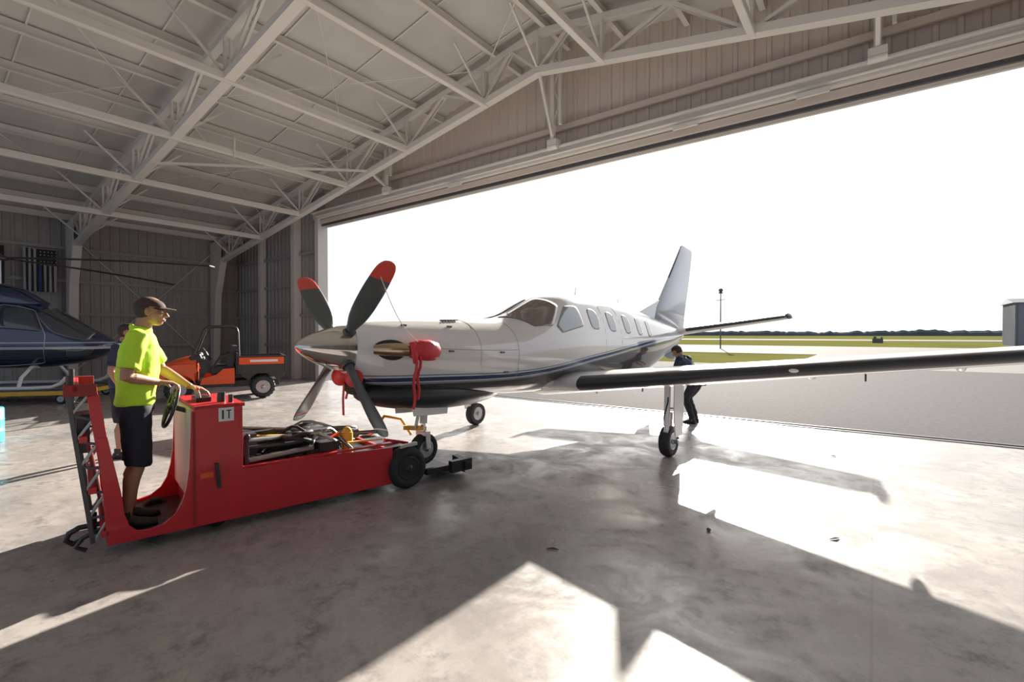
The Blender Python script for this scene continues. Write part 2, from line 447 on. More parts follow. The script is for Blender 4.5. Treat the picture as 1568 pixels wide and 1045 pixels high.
B.b2((DX0-.3,YD-.42,DZ+.42),(DX1+.3,YD-.04,DZ+.47),m_steelw)
B.b2((DX0-.3,YD-.22,DZ+.05),(DX1+.3,YD-.04,DZ+.2),m_panelh)
B.b2((DX0-.1,YD-.16,DZ-.03),(DX1+.1,YD-.10,DZ+.06),m_dmetal)
B.b2((DX0-.1,YD+.02,DZ-.05),(DX1+.1,YD+.09,DZ+.1),m_steelw)
B.bar((DX0-.3,YD-.1,DZ+1.0),(DX1+.3,YD-.1,DZ+1.0),.08,.14,m_panelh)
B.tube([(DX0,YD-.36,DZ+.3),(DX1,YD-.36,DZ+.3)],.03,m_steelw)
for x in(-9.5,-3.1,-.9,2.2): B.box((x,YD-.42,DZ+.16),(.5,.05,.1),m_steelw)
B.build('trim_7',bevel=.008)
B=Bld()
for x in(-12.4,RX,0.):
    t=zroof(x)-.3
    B.b2((x-.05,YD-.55,DZ+.55),(x+.05,YD-.45,t),m_steelw); B.b2((x+.18,YD-.55,DZ+.9),(x+.24,YD-.47,t),m_steelw)
    B.bar((x,YD-.5,DZ+.6),(x,9.3,zbc(x)),.06,.06,m_steelw)
    for k in range(4): B.bar((x+.2*(k%2),YD-.5,DZ+1.0+k*.4),(x+.2*((k+1)%2),YD-.5,DZ+1.4+k*.4),.03,.03,m_steelw)
    B.box((x,YD-.42,DZ+.52),(.26,.3,.12),m_steelw); B.cyl((x-.13,YD-.5,DZ+.42),(x+.13,YD-.5,DZ+.42),.07,m_steelw)
B.build('trim_8')
B=Bld()
for (a,b) in((-19.2,-13.5),(-13.5,-7.8),(-7.8,-1.75),(-1.75,3.95)):
    for s in(0,1):
        y0,y1=(4.5,9.3) if s else (9.3,4.5)
        B.cyl((a,y0,zroof(a)-.35),(b,y1,zroof(b)-.35),.012,m_steelw,n=6)
        B.cyl((a,y0-5.7,zroof(a)-.35),(b,y1-5.7,zroof(b)-.35),.012,m_steelw,n=6)
B.bar((-15,4.5,6.2),(-12.4,9.3,6.75),.08,.05,m_steelw); B.bar((-13.4,5.8,6.9),(-13.4,5.8,6.35),.04,.04,m_steelw)
B.build('trim_9')
B=Bld()
for y in(YD+.13,YD+.36): B.b2((DX0-1,y,-.03),(DX1+1,y+.06,.012),m_dmetal)
B.b2((DX0-1,YD+.19,-.03),(DX1+1,YD+.36,-.004),m_conc)
B.build('door_track')
B=Bld()
for X,Y in((1.75,4.28),(2.75,4.10),(4.6,6.9),(.33,3.9)):
    p=cw(X,Y); a=random.random()*6
    B.tube([(p[0]-.05*math.cos(a),p[1]-.05*math.sin(a),.006),(p[0],p[1],.014),(p[0]+.05*math.cos(a),p[1]+.05*math.sin(a),.006)],[(.003,.004),(.006,.02),(.003,.004)],m_leaf)
B.build('dry_leaves')

# ------------------------------------------------------------------ outside
def slab(name,x0,y0,x1,y1,z,mat):
    B=Bld(); B.b2((x0,y0,z-.2),(x1,y1,z),mat); return B.build(name)
slab('ground',-1500,YD+.3,1500,2000,-.06,m_grass)
slab('apron',-60,YD+.42,80,31,-.012,m_asph)
slab('taxiway',-300,50,300,84,-.03,m_conc)
slab('taxiway_connector',-4,31,9,50,-.03,m_conc)
slab('runway',-800,165,800,200,-.02,m_conc)
B=Bld()
n=700
vs=[];fs=[]
for i in range(n+1):
    x=-900+1900*i/n; h=5.2+1.6*noise.noise(V((x*.012,0,0)))+1.6*noise.noise(V((x*.09,3,0)))+1.6*noise.noise(V((x*.45,7,0)))
    y=640+30*noise.noise(V((x*.01,5,0)))
    vs+=[(x,y,-.2),(x,y+2,h*.6),(x,y+8,h),(x,y+25,h*.9)]
for i in range(n):
    for k in range(3): a=4*i+k; fs.append((a,a+4,a+5,a+1))
B.add(vs,fs,m_tree); B.build('treeline',recalc=False)
B=Bld()
B.b2((16.5,101,-.05),(34,110,6.4),m_bldg); B.prism([(16.2,100.7,6.4),(16.2,110.3,6.4),(16.2,105.5,7.2)],(18.1,0,0),m_bldg2)
for i in range(20): B.b2((16.45,101.1+i*.45,0),(16.5,101.2+i*.45,6.3),m_bldg2); B.b2((16.6+i*.85,100.95,0),(16.75+i*.85,101,6.3),m_bldg2)
B.b2((20,100.9,0),(26,101,4.4),m_bldg2)
B.build('airport_building')
B=Bld()
B.cyl((-15.3,63.5,-.03),(-15.3,63.5,6.9),.09,m_dmetal,r1=.06); B.sph((-15.3,63.5,7.2),.26,m_dmetal); B.cyl((-15.3,63.5,6.8),(-15.3,63.5,6.95),.25,m_dmetal)
B.bar((-15.8,63.5,6.0),(-14.8,63.5,6.0),.08,.08,m_dmetal)
B.build('beacon_pole')
B=Bld(); B.b2((-.4,125,-.06),(1.4,126,.9),m_dmetal); B.b2((-.2,125.2,.9),(.3,125.8,1.3),m_dmetal); B.b2((1.0,125.2,.9),(1.3,125.8,1.2),m_dmetal); B.build('utility_cabinet')
B=Bld(); B.b2((120,540,-.06),(155,560,5),m_bldg); B.prism([(119.5,539.5,5),(119.5,560.5,5),(119.5,550,7.5)],(36,0,0),m_bldg2); B.b2((128,539.8,0),(146,540,4),m_bldg2); B.build('distant_hangar')

# ------------------------------------------------------------------ airplane
OFF=-4.08
ap=empty('airplane',(-4.26,6.93,0),(rad(-3.3),0,rad(-2.6)))
H=Hull([ # s,top,bot,hw,zw
(.06,1.60,1.12,.25,1.37),(.12,1.635,1.07,.29,1.36),(.35,1.68,.98,.39,1.35),(.9,1.74,.90,.49,1.34),(1.6,1.80,.85,.57,1.34),
(2.2,1.855,.83,.63,1.36),(2.55,1.95,.82,.66,1.40),(2.95,2.14,.82,.68,1.44),(3.35,2.31,.82,.69,1.47),(3.8,2.41,.82,.70,1.5),
(4.5,2.46,.83,.70,1.52),(5.5,2.47,.86,.69,1.55),(6.3,2.43,.98,.63,1.6),(7.1,2.37,1.18,.53,1.7),(7.9,2.31,1.42,.40,1.8),
(8.7,2.24,1.67,.27,1.92),(9.4,2.17,1.90,.14,2.03),(9.72,2.10,2.0,.05,2.05)],OFF)
B=Bld(); H.mesh(B,m_liv,n=110,k=72)
B.build('fuselage',ap)
B=Bld()
for sd in(1,-1):
    H.patch(B,dens([(a,rad(t)) for a,t in[(2.36,87),(3.20,87),(3.33,52),(2.97,28),(2.62,38)]],rnd=.12),m_ws,side=sd)
    H.patch(B,dens([(a,rad(t)) for a,t in[(3.06,27),(3.44,50),(3.74,47),(3.76,21),(3.16,17)]],rnd=.15),m_glass,side=sd)
    for c,w in((4.12,.15),(4.70,.14),(5.28,.13),(5.82,.12),(6.36,.11)):
        out=[]
        for j in range(28):
            t=2*math.pi*j/28; a=c+w*math.copysign(abs(math.cos(t))**.7,math.cos(t)); z=2.0+.17*math.copysign(abs(math.sin(t))**.7,math.sin(t))
            out.append((a,H.th(a,z)))
        H.patch(B,out,m_glass,side=sd)
B.build('windows',ap)
B=Bld()
m_seam=M('panel_seam',(.32,.32,.32),.6)
for sd in(1,-1):
    for q,a,b in((1.55,-10,80),(2.2,-25,60),(2.22,-25,-10)):
        B.tube([V((H.pos(q,rad(t),.001).x*sd,H.pos(q,rad(t)).y,H.pos(q,rad(t),.001).z)) for t in range(a,b,4)],.0025,m_seam,n=4)
    for th,a,b in((8,.3,2.2),(-22,1.6,3.2)):
        B.tube([V((H.pos(a+(b-a)*i/20,rad(th),.001).x*sd,a+(b-a)*i/20+OFF,H.pos(a+(b-a)*i/20,rad(th),.001).z)) for i in range(21)],.0025,m_seam,n=4)
    for q,t in((.6,55),(1.2,50),(1.9,5),(2.0,-18),(1.1,5)):
        p=H.pos(q,rad(t),.004); B.box((p.x*sd,p.y,p.z),(.02,.07,.02),m_dmetal)
    p=H.pos(1.25,rad(72),.01)
    for k in range(5): B.box((p.x*sd,p.y+k*.05,p.z+.004*k),(.10,.02,.012),m_dmetal)
    if sd==1:
        pts=[(4.42,2.25),(5.0,2.28),(5.0,1.3),(4.42,1.3)]
        out=dens([(a,H.th(a,z)) for a,z in pts],rnd=.15)
        B.tube([H.pos(a,t,.001) for a,t in out],.0025,m_seam,n=4,closed=True)
B.build('panel_seams',ap)
B=Bld()
B.sph((0,1.35+OFF,.88),(.35,1.15,.21),m_boot,n=32,k=20)
B.sph((0,.1,.98),(.84,1.5,.20),m_white,n=40,k=20)
B.lathe([(.16,-.02),(.17,.02),(.12,.05),(.10,.2)],(0,.16+OFF,1.05),(0,1,0),m_dark)
B.build('belly_fairing',ap)
B=Bld()
prof=[]
for i in range(20):
    t=i/19; prof.append((.275*(t**.62)*(1-.12*(t)**6),-.48+.56*t))
B.lathe(prof,(0,OFF,1.37),(0,1,0),m_chrome,n=48)
B.lathe([(.2,.07),(.26,.10),(.26,.13),(.1,.14)],(0,OFF,1.37),(0,1,0),m_dmetal,n=40)
B.build('spinner',ap)
for k,ang in enumerate((45,135,225,315)):
    B=Bld(); a=rad(ang+1); r=V((math.cos(a),0,math.sin(a))); ax=V((0,1,0)); tg=ax.cross(r)
    c0=V((0,OFF+.0,1.37))
    rows=[(.17,.06,.055,0),(.24,.07,.05,0),(.32,.12,.035,.1),(.45,.185,.026,.25),(.6,.215,.02,.22),(.8,.225,.016,.14),(.97,.215,.012,.06),(1.06,.195,.011,.04),(1.12,.15,.009,.02),(1.15,.09,.006,.01),(1.158,.03,.004,0)]
    def ring(row):
        rr,ch,th,tw=row; tw=tw+.25
        cd=(ax*math.cos(tw)+tg*math.sin(tw)); nd=cd.cross(r)
        return [c0+r*rr+cd*ch/2*math.cos(t)+nd*th*math.sin(t) for t in [2*math.pi*j/20 for j in range(20)]]
    fi=[pchip([q[0] for q in rows],[q[i] for q in rows]) for i in(1,2,3)]
    rs_=[.17+(1.158-.17)*(1-(1-i/40)**1.25) for i in range(41)]
    RG=[ring((x,fi[0](x),fi[1](x),fi[2](x))) for x in rs_]
    up=ang<180
    for i in range(40):
        x=(rs_[i]+rs_[i+1])/2
        if up: m=m_redtip if x>.93 else m_blade
        else: m=m_redtip if 1.0<x<1.03 and ang==225 else (m_rope if 1.06<x<1.085 else m_blade)
        B.loft([RG[i],RG[i+1]],m,caps=(i==39))
    B.cyl(c0+r*.1,c0+r*.26,.065,m_dmetal)
    B.build('propeller_blade_%d'%(k+1),ap)
B=Bld()
for sd in(1,-1):
    B.tube([(sd*.32,.20+OFF,1.37),(sd*.395,.27+OFF,1.375),(sd*.46,.36+OFF,1.38),(sd*.505,.47+OFF,1.38),(sd*.53,.60+OFF,1.38)],[(.05,.05),(.065,.055),(.068,.058),(.066,.058),(.064,.058)],m_copper,n=24)
    H.patch(B,[(.36+.17*math.cos(2*math.pi*j/24),rad(6)+.26*math.sin(2*math.pi*j/24)) for j in range(24)],m_dark,o=.004,side=sd)  # flat dark oval paints the shade of the recess around the stack
B.build('exhaust_stacks',ap)
B=Bld()
for sd in(1,-1):
    B.tube([(sd*.52,.50+OFF,1.38),(sd*.545,.58+OFF,1.385),(sd*.57,.70+OFF,1.385),(sd*.58,.80+OFF,1.375),(sd*.58,.86+OFF,1.36)],[(.08,.075),(.105,.09),(.115,.085),(.10,.06),(.05,.02)],m_redcov,n=18)
    B.tube([(sd*.57,.50+OFF,1.46),(sd*.60,.52+OFF,1.3),(sd*.60,.50+OFF,1.24)],[(.045,.02),(.05,.02),(.02,.01)],m_redcov,n=10)
    for dx,l in((0,.55),(.05,.45)):
        pts=[(sd*(.62+.01*math.sin(i)),.50+dx+OFF+.012*math.sin(i*1.3),1.32-l*i/8) for i in range(9)]
        B.tube(pts,[(.008,.022)]*9,m_redcov,n=6)
for sx in(.13,-.13): B.sph((sx,.10+OFF,1.07),(.13,.07,.10),m_redcov)
B.tube([(.05,.04+OFF,1.0),(.06,.03+OFF,.85),(.05,.05+OFF,.68)],[(.006,.02)]*3,m_redcov,n=6)
a=rad(46); tip=V((math.cos(a)*.98,OFF-.02,1.37+math.sin(a)*.98))
pts=[tip.lerp(V((.58,.55+OFF,1.47)),i/14)-V((0,0,.10*math.sin(math.pi*i/14))) for i in range(15)]
B.tube(pts,.004,m_rope,n=6)
B.build('red_covers',ap)

def airfoil(le,chord,th,x,z,n=18,axis='x',tw=0):
    pts=[];up=[];lo=[]
    for i in range(n+1):
        t=.5*(1-math.cos(math.pi*i/n))
        y=5*th*(.2969*math.sqrt(t)-.126*t-.3516*t*t+.2843*t**3-.1036*t**4)
        cam=.02*4*t*(1-t) if axis=='x' else 0
        up.append((t,cam+y)); lo.append((t,cam-y))
    seq=up[::-1]+lo[1:-1]
    for t,h in seq:
        if axis=='x': pts.append(V((x,le+t*chord,z+h*chord)))
        else: pts.append(V((h*chord,le+t*chord,z)))
    return pts,[t for t,h in seq]
def surf_wing(B,secs,mat,boot,bt=.07,axis='x',bx0=-1,mirror=1):
    R=[];T=None
    for le,ch,th,x,z in secs:
        p,T=airfoil(le,ch,th,x,z,axis=axis); R.append([V((q.x*mirror,q.y,q.z)) for q in p])
    n=len(T)
    for i in range(len(R)-1):
        for j in range(n):
            j2=(j+1)%n; isb=(T[j]<bt and T[j2]<=bt) and secs[i][3 if axis=='x' else 4]>=bx0 and boot is not None
            B.add([R[i][j],R[i][j2],R[i+1][j2],R[i+1][j]],[(0,1,2,3)],boot if isb else mat,True)
    B.add(R[0],[tuple(range(n))],mat); B.add(R[-1],[tuple(range(n))],mat)
def weld(ob):
    bm=bmesh.new(); bm.from_mesh(ob.data); bmesh.ops.remove_doubles(bm,verts=bm.verts,dist=.0005); bmesh.ops.recalc_face_normals(bm,faces=bm.faces); bm.to_mesh(ob.data); bm.free()
WZ0,WD=.955,.118
def wsec(x):
    t=(x-.6)/5.6
    return (-1.0+.30*t,1.95-.80*t,.165-.035*t,x,WZ0+WD*(x-.6))
for sd_,nm in((1,'wing_left'),(-1,'wing_right')):
    B=Bld()
    secs=[wsec(x) for x in(.2,.95,1.6,2.4,3.2,4,4.8,5.6,6.1)]
    l=wsec(6.3); secs+= [(l[0]+.06,l[1]*.9,l[2]*.8,6.25,l[4]),(l[0]+.25,l[1]*.6,.06,6.36,l[4]+.02)]
    surf_wing(B,secs,m_white,m_boot,bt=.10,bx0=.9,mirror=sd_)
    for x in(2.2,3.6,5.0):
        s=wsec(x); B.sph((x*sd_,s[0]+s[1]*.86,s[4]-.06),(.045,.28,.055),m_white)
    s=wsec(3.6); B.sph((3.6*sd_,s[0]+.004,s[4]),(.05,.02,.022),m_lens)
    for x in(1.7,4.2):
        s=wsec(x); B.cyl((x*sd_,s[0]+.5,s[4]-.08),(x*sd_,s[0]+.5,s[4]-.16),.01,m_dmetal)
    weld(B.build(nm,ap))
def tail():
    B=Bld()
    m_fin=M('fin_paint',(.34,.38,.44),.2,var=.03,coat=.5)
    surf_wing(B,[(8.0+OFF-.2,1.98,.07,0,2.15),(8.0+OFF,1.88,.08,0,2.62),(8.68+OFF,1.43,.085,0,3.4),(9.27+OFF,1.02,.085,0,4.1),(9.46+OFF,.84,.08,0,4.33),(9.58+OFF,.66,.05,0,4.38)],m_fin,m_boot,bt=.06,axis='z',bx0=2.7)
    B.prism([(-.02,6.9+OFF,2.35),(-.02,8.3+OFF,2.85),(-.02,8.4+OFF,2.2)],(.04,0,0),m_white)
    for sd in(1,-1):
        B.prism([(.10*sd,8.0+OFF,1.5),(.14*sd,9.0+OFF,1.82),(.30*sd,9.1+OFF,1.42),(.27*sd,8.5+OFF,1.40)],(.015*sd,0,0),m_fin)
    weld(B.build('vertical_stabilizer',ap))
    for sd,nm in((1,'stabilizer_left'),(-1,'stabilizer_right')):
        B=Bld(); D=.15
        surf_wing(B,[(8.75+OFF,1.15,.13,0.02,2.08),(8.85+OFF,1.05,.13,.4,2.08+.4*D),(9.05+OFF,.86,.13,1.4,2.08+1.4*D),(9.22+OFF,.70,.13,2.3,2.08+2.3*D),(9.3+OFF,.55,.09,2.5,2.08+2.5*D)],m_white,m_boot,bt=.1,bx0=.3,mirror=sd)
        B.sph((2.50*sd,9.3+OFF,2.08+2.5*D),(.05,.28,.06),m_dmetal)
        weld(B.build(nm,ap))
tail()
def main_gear(sd,nm):
    B=Bld(); x=1.93*sd
    B.cyl((x,-.12,1.12),(x,-.12,.45),.045,m_white); B.cyl((x,-.12,.55),(x,-.12,.36),.032,m_chrome)
    B.bar((x,-.14,.40),(x,.02,.225),.06,.07,m_white); B.cyl((x-.12,.02,.225),(x+.12,.02,.225),.03,m_metal)
    B.bar((x-.03,.0,.9),(x-.03,-.1,.55),.03,.03,m_metal); B.bar((x,.05,.62),(x,.02,.26),.04,.03,m_metal)
    B.tube([(x,-.1,1.0),(x+.03,-.17,.8),(x-.03,-.16,.55),(x,-.05,.3)],.01,m_dark)
    B.wheel((x-.02*sd,.02,.222),(1,0,0),.222,.16)
    B.prism([(x+.13*sd,-.24,1.08),(x+.13*sd,.10,1.08),(x+.13*sd,.13,.6),(x+.12*sd,.12,.33),(x+.12*sd,-.12,.30),(x+.12*sd,-.2,.55)],(.02*sd,0,0),m_white)
    B.bar((x,-.1,.7),(x+.13*sd,0,.7),.02,.02,m_metal)
    B.build(nm,ap,bevel=.004)
main_gear(1,'main_gear_left'); main_gear(-1,'main_gear_right')
B=Bld(); y=-2.91
B.cyl((0,y,.95),(0,y,.5),.05,m_white); B.cyl((0,y,.52),(0,y,.36),.035,m_chrome)
B.bar((-.09,y,.38),(.09,y,.38),.08,.05,m_white)
for sx in(-.09,.09): B.bar((sx,y,.38),(sx,y+.02,.2),.02,.06,m_white)
B.wheel((0,y+.02,.19),(1,0,0),.19,.13); B.cyl((-.11,y+.02,.19),(.11,y+.02,.19),.02,m_metal)
for sx in(-.16,.16): B.prism([(sx,y-.35,.86),(sx,y+.25,.86),(sx*1.05,y+.22,.62),(sx*1.05,y-.3,.62)],(.012,0,0),m_white)
B.bar((0,y-.06,.75),(0,y-.12,.45),.03,.03,m_metal); B.box((.06,y-.06,.66),(.05,.06,.09),m_yel); B.box((.02,y-.08,.45),(.1,.05,.05),m_yel)
B.build('nose_gear',ap,bevel=.003)
B=Bld(); B.cyl((0,4.5+OFF,2.45),(0,4.52+OFF,2.6),.012,m_white,r1=.006); B.cyl((0,6.1+OFF,2.43),(0,6.14+OFF,2.62),.012,m_white,r1=.004)
B.prism([(-.006,5.2+OFF,.87),(-.006,5.4+OFF,.87),(-.006,5.42+OFF,.7),(-.006,5.36+OFF,.7)],(.012,0,0),m_white)
B.build('antennas',ap)

# ------------------------------------------------------------------ tug
ax_=(.745,.667); aU=cw(*ax_); Ru=cw(-3.13,3.745)
tug=empty('aircraft_tug',(Ru[0],Ru[1],0),(0,0,math.atan2(aU[1],aU[0])))
W=1.0
B=Bld()
def side(y):
    pts=[(-.02,.10),(2.42,.085),(2.42,.49),(.94,.55),(.93,.55),(.93,1.10),(.90,1.13),(.58,1.13),(.54,1.08),(.52,.60)]
    pts+= [(.50,.45),(.47,.33),(.42,.24),(.34,.18),(.25,.16),(.17,.17),(.12,.22),(.09,.32),(.07,.5),(-.01,.95),(-.07,.95),(-.04,.5)]
    B.prism([(p[0],y,p[1]) for p in pts],(0,.03,0),m_red)
side(0); side(W-.03)
B.b2((-.02,0.03,.10),(2.42,W-.03,.14),m_black)
B.b2((.56,.03,.14),(.92,W-.03,1.10),m_redd)
B.b2((.535,.03,.30),(.56,W-.03,1.10),m_cream)
B.b2((.56,.0,1.10),(.95,W,1.13),m_red)
B.b2((2.38,.03,.1),(2.42,W-.03,.47),m_red)
B.b2((.93,.03,.14),(2.40,W-.03,.43),m_black)
B.b2((.93,.0,.525),(2.42,.07,.545),m_red); B.b2((.93,W-.07,.525),(2.42,W,.545),m_red)
B.b2((.60,-.008,.50),(.70,.0,.55),m_orange)
B.b2((.74,-.006,.98),(.86,0,1.10),m_slime); B.b2((.765,-.01,1.0),(.78,-.004,1.08),m_black); B.b2((.80,-.01,1.07),(.84,-.004,1.08),m_black); B.b2((.815,-.01,1.0),(.825,-.004,1.08),m_black)
B.b2((.55,-.01,.12),(.565,0,1.08),m_redd)
B.bar((.72,-.02,.62),(.74,-.02,.40),.03,.02,m_black)
B.build('body',tug,bevel=.006)
B=Bld()
zt=1.34
for y in(.0,W-.06):
    B.bar((.05,y+.03,.12),(-.09,y+.03,zt-.06),.045,.075,m_red,up=(1,0,0))
    B.bar((-.10,y+.03,.14),(-.24,y+.03,zt),.035,.03,m_dmetal,up=(1,0,0))
    for i in range(6):
        t0=i/6;t1=(i+1)/6
        p=V((-.10,y+.03,.14)).lerp(V((-.24,y+.03,zt)),t0); q=V((.03,y+.03,.14)).lerp(V((-.12,y+.03,zt-.06)),t1)
        B.bar(p,q,.02,.02,m_metal); 
        p2=V((-.10,y+.03,.14)).lerp(V((-.24,y+.03,zt)),t1); B.bar(p2,q,.02,.02,m_dmetal)
    B.b2((-.26,y,zt-.06),(-.07,y+.06,zt+.03),m_redd)
    B.cyl((-.22,y+.03,zt),(-.22,y+.03,zt+.10),.02,m_black)
for z,xx in((zt,-.20),(.95,-.15),(.55,-.10),(.2,-.03)): B.bar((xx,0,z),(xx,W,z),.05,.05,m_red)
B.prism([(-.0,.05,.14),(-.0,W-.05,.14),(-.13,W-.05,1.0),(-.13,.05,1.0)],(-.02,0,0),m_redd)
B.bar((-.15,.1,.98),(-.15,W-.1,.98),.08,.3,m_black)
B.tube([(-.03,.3,.2),(-.18,.3,.2),(-.24,.3,.17),(-.26,.3,.12),(-.22,.3,.08),(-.16,.3,.1)],.022,m_black,n=10)
B.tube([(-.05,.08,.22),(-.16,.08,.18),(-.2,.08,.12),(-.14,.08,.08)],.018,m_black,n=10)
B.cyl((-.1,.3,.3),(-.1,.3,.16),.03,m_black)
B.build('rear_frame',tug,bevel=.004)
B=Bld()
sc=V((.43,.28,1.115)); sa=V((.95,0,-.3)).normalized()
B.torus(sc,sa,.18,.014,m_black)
B.cyl(sc-sa*.01,V((.56,.28,1.06)),.022,m_black); B.sph(sc,.035,m_black)
u_=sa.orthogonal().normalized(); w_=sa.cross(u_)
for t in(0,2.09,4.19): B.cyl(sc,sc+(u_*math.cos(t)+w_*math.sin(t))*.17,.009,m_black,n=8)
B.b2((.62,.3,1.13),(.74,.55,1.17),m_black); 
for i in range(4): B.cyl((.66,.34+i*.06,1.16),(.64,.34+i*.06,1.24),.008,m_metal,n=8); B.sph((.64,.34+i*.06,1.25),.015,m_redtip,n=10,k=6)
B.cyl((.80,.2,1.13),(.80,.2,1.22),.035,m_black); B.cyl((.86,.12,1.13),(.86,.12,1.20),.02,m_black)
B.box((.5,.35,.2),(.02,.08,.12),m_black,rot=(0,.5,0))
B.build('controls',tug,bevel=.003)
B=Bld()
rnd=random.Random(3)
for i in range(5): B.b2((1.02+i*.17,.12,.43),(1.16+i*.17,.36,.57),m_plast); B.cyl((1.05+i*.17,.18,.57),(1.05+i*.17,.18,.595),.015,m_metal,n=8)
B.b2((1.0,.45,.43),(1.5,.85,.64),m_dmetal); B.b2((1.55,.5,.43),(1.95,.9,.70),m_metal); B.b2((1.05,.5,.64),(1.35,.7,.76),m_plast); B.b2((1.0,.3,.55),(1.12,.48,.78),m_dmetal)
B.cyl((1.62,.42,.62),(2.2,.42,.62),.05,m_metal); B.cyl((2.2,.42,.62),(2.5,.42,.60),.025,m_chrome)
B.cyl((1.0,.25,.66),(1.9,.30,.62),.02,m_dmetal); B.cyl((1.0,.65,.80),(1.6,.55,.72),.018,m_metal); B.cyl((1.0,.2,.74),(1.45,.35,.70),.025,m_metal)
B.cyl((2.05,.35,.43),(2.05,.35,.66),.06,m_yel); B.sph((2.05,.35,.67),.05,m_yel)
B.torus((2.1,.6,.66),(.1,.2,1),.14,.025,m_dmetal); B.torus((1.5,.3,.66),(.3,.2,1),.15,.022,m_dark); B.torus((1.5,.3,.70),(-.2,.3,1),.14,.02,m_dark)
for i in range(14):
    a=V((rnd.uniform(1.0,1.6),rnd.uniform(.1,.9),.56));b=V((rnd.uniform(1.6,2.4),rnd.uniform(.1,.9),.52))
    hh=rnd.uniform(.10,.22)
    pts=[a.lerp(b,j/10)+V((0,.08*math.sin(j*.9+i),hh*math.sin(math.pi*j/10)+.02*math.sin(j+i))) for j in range(11)]
    B.tube(pts,rnd.choice((.012,.016,.02)),rnd.choice((m_dark,m_dark,m_black,m_metal)),n=8)
B.bar((1.95,.1,.60),(2.35,.12,.575),.05,.012,m_yel); B.bar((1.1,.40,.74),(1.45,.42,.70),.05,.012,m_yel); B.bar((2.0,.8,.62),(2.4,.7,.58),.05,.012,m_yel)
B.bar((1.7,.2,.6),(1.95,.35,.66),.03,.03,m_orange)
B.cyl((.98,.08,.5),(.98,.08,.78),.02,m_black); B.sph((.98,.08,.80),.03,m_black)
B.cyl((1.0,.10,.57),(1.6,.14,.59),.03,m_metal); B.b2((1.65,.08,.55),(1.85,.25,.64),m_black)
B.build('deck_equipment',tug,bevel=.003)
B=Bld()
B.wheel((2.60,.03,.235),(0,1,0),.235,.19,hub=m_black); B.wheel((2.60,W-.03,.235),(0,1,0),.235,.19,hub=m_black)
B.wheel((.35,W-.2,.1),(0,1,0),.1,.09,hub=m_black); B.wheel((.75,.2,.1),(0,1,0),.1,.09,hub=m_black)
B.cyl((2.6,.1,.235),(2.6,W-.1,.235),.035,m_black)
B.build('wheels',tug)
B=Bld()
B.b2((2.42,.17,.3),(2.68,W-.17,.45),m_black)
B.b2((2.84,-.04,.10),(3.42,.02,.17),m_black); B.b2((2.68,.70,.10),(3.42,.78,.17),m_black)
B.b2((2.66,.14,.10),(2.72,.78,.16),m_black)
B.b2((2.72,.15,.09),(3.25,.72,.125),m_dmetal); B.b2((2.86,.0,.09),(3.25,.16,.125),m_dmetal); B.prism([(3.25,.0,.09),(3.42,.0,.02),(3.42,.0,.04),(3.25,.0,.125)],(0,.72,0),m_dmetal)
B.bar((3.36,-.14,.15),(3.40,.2,.17),.08,.09,m_black); B.b2((3.15,-.10,.08),(3.45,-.02,.22),m_black)
B.bar((2.5,.35,.5),(2.8,.35,.42),.05,.05,m_red); B.bar((2.5,.0,.48),(2.75,.05,.48),.04,.04,m_metal)
B.tube([(2.4,.5,.55),(2.6,.55,.75),(2.8,.5,.7),(2.9,.42,.5)],.018,m_yel,n=8)
B.bar((2.75,.35,.62),(2.98,.2,.60),.05,.05,m_yel)
B.build('nose_wheel_cradle',tug,bevel=.004)

# ------------------------------------------------------------------ people
def hand(B,Wr,d,pn,th,curl=.6,mat=m_skin,s=1.):
    d=V(d).normalized();pn=V(pn);pn=(pn-d*pn.dot(d)).normalized();t=V(th);t=(t-d*t.dot(d)-pn*t.dot(pn)).normalized();Wr=V(Wr)
    def el(c,a,b): return [c+t*a*math.cos(q)+pn*b*math.sin(q) for q in [2*math.pi*j/14 for j in range(14)]]
    B.loft([el(Wr-d*.03,.028*s,.021*s),el(Wr,.029*s,.020*s),el(Wr+d*.03*s,.038*s,.019*s),el(Wr+d*.065*s,.043*s,.017*s),el(Wr+d*.092*s,.040*s,.013*s)],mat)
    for i,(o,L) in enumerate(((.031,.90),(.011,1.),(-.010,.94),(-.030,.76))):
        p=Wr+d*(.080)*s+t*o*s; pts=[p];a=.15
        dd=d+t*o*1.5
        for k,l in enumerate((.020,.040,.027,.021)):
            p=p+(dd*math.cos(a)+pn*math.sin(a)).normalized()*l*L*s; pts.append(p); a+=curl*(.5 if k==0 else 1)
        B.tube(pts,[.0095*s,.0095*s,.009*s,.008*s,.0062*s],mat,n=10)
    p=Wr+d*.022*s+t*.026*s; pts=[p]
    for l,v in((.034,(.55,.75,.3)),(.032,(.8,.35,.5)),(.026,(.75,.0,.7))):
        p=p+(d*v[0]+t*v[1]+pn*v[2]).normalized()*l*s; pts.append(p)
    B.tube(pts,[.015*s,.012*s,.0105*s,.007*s],mat,n=10)

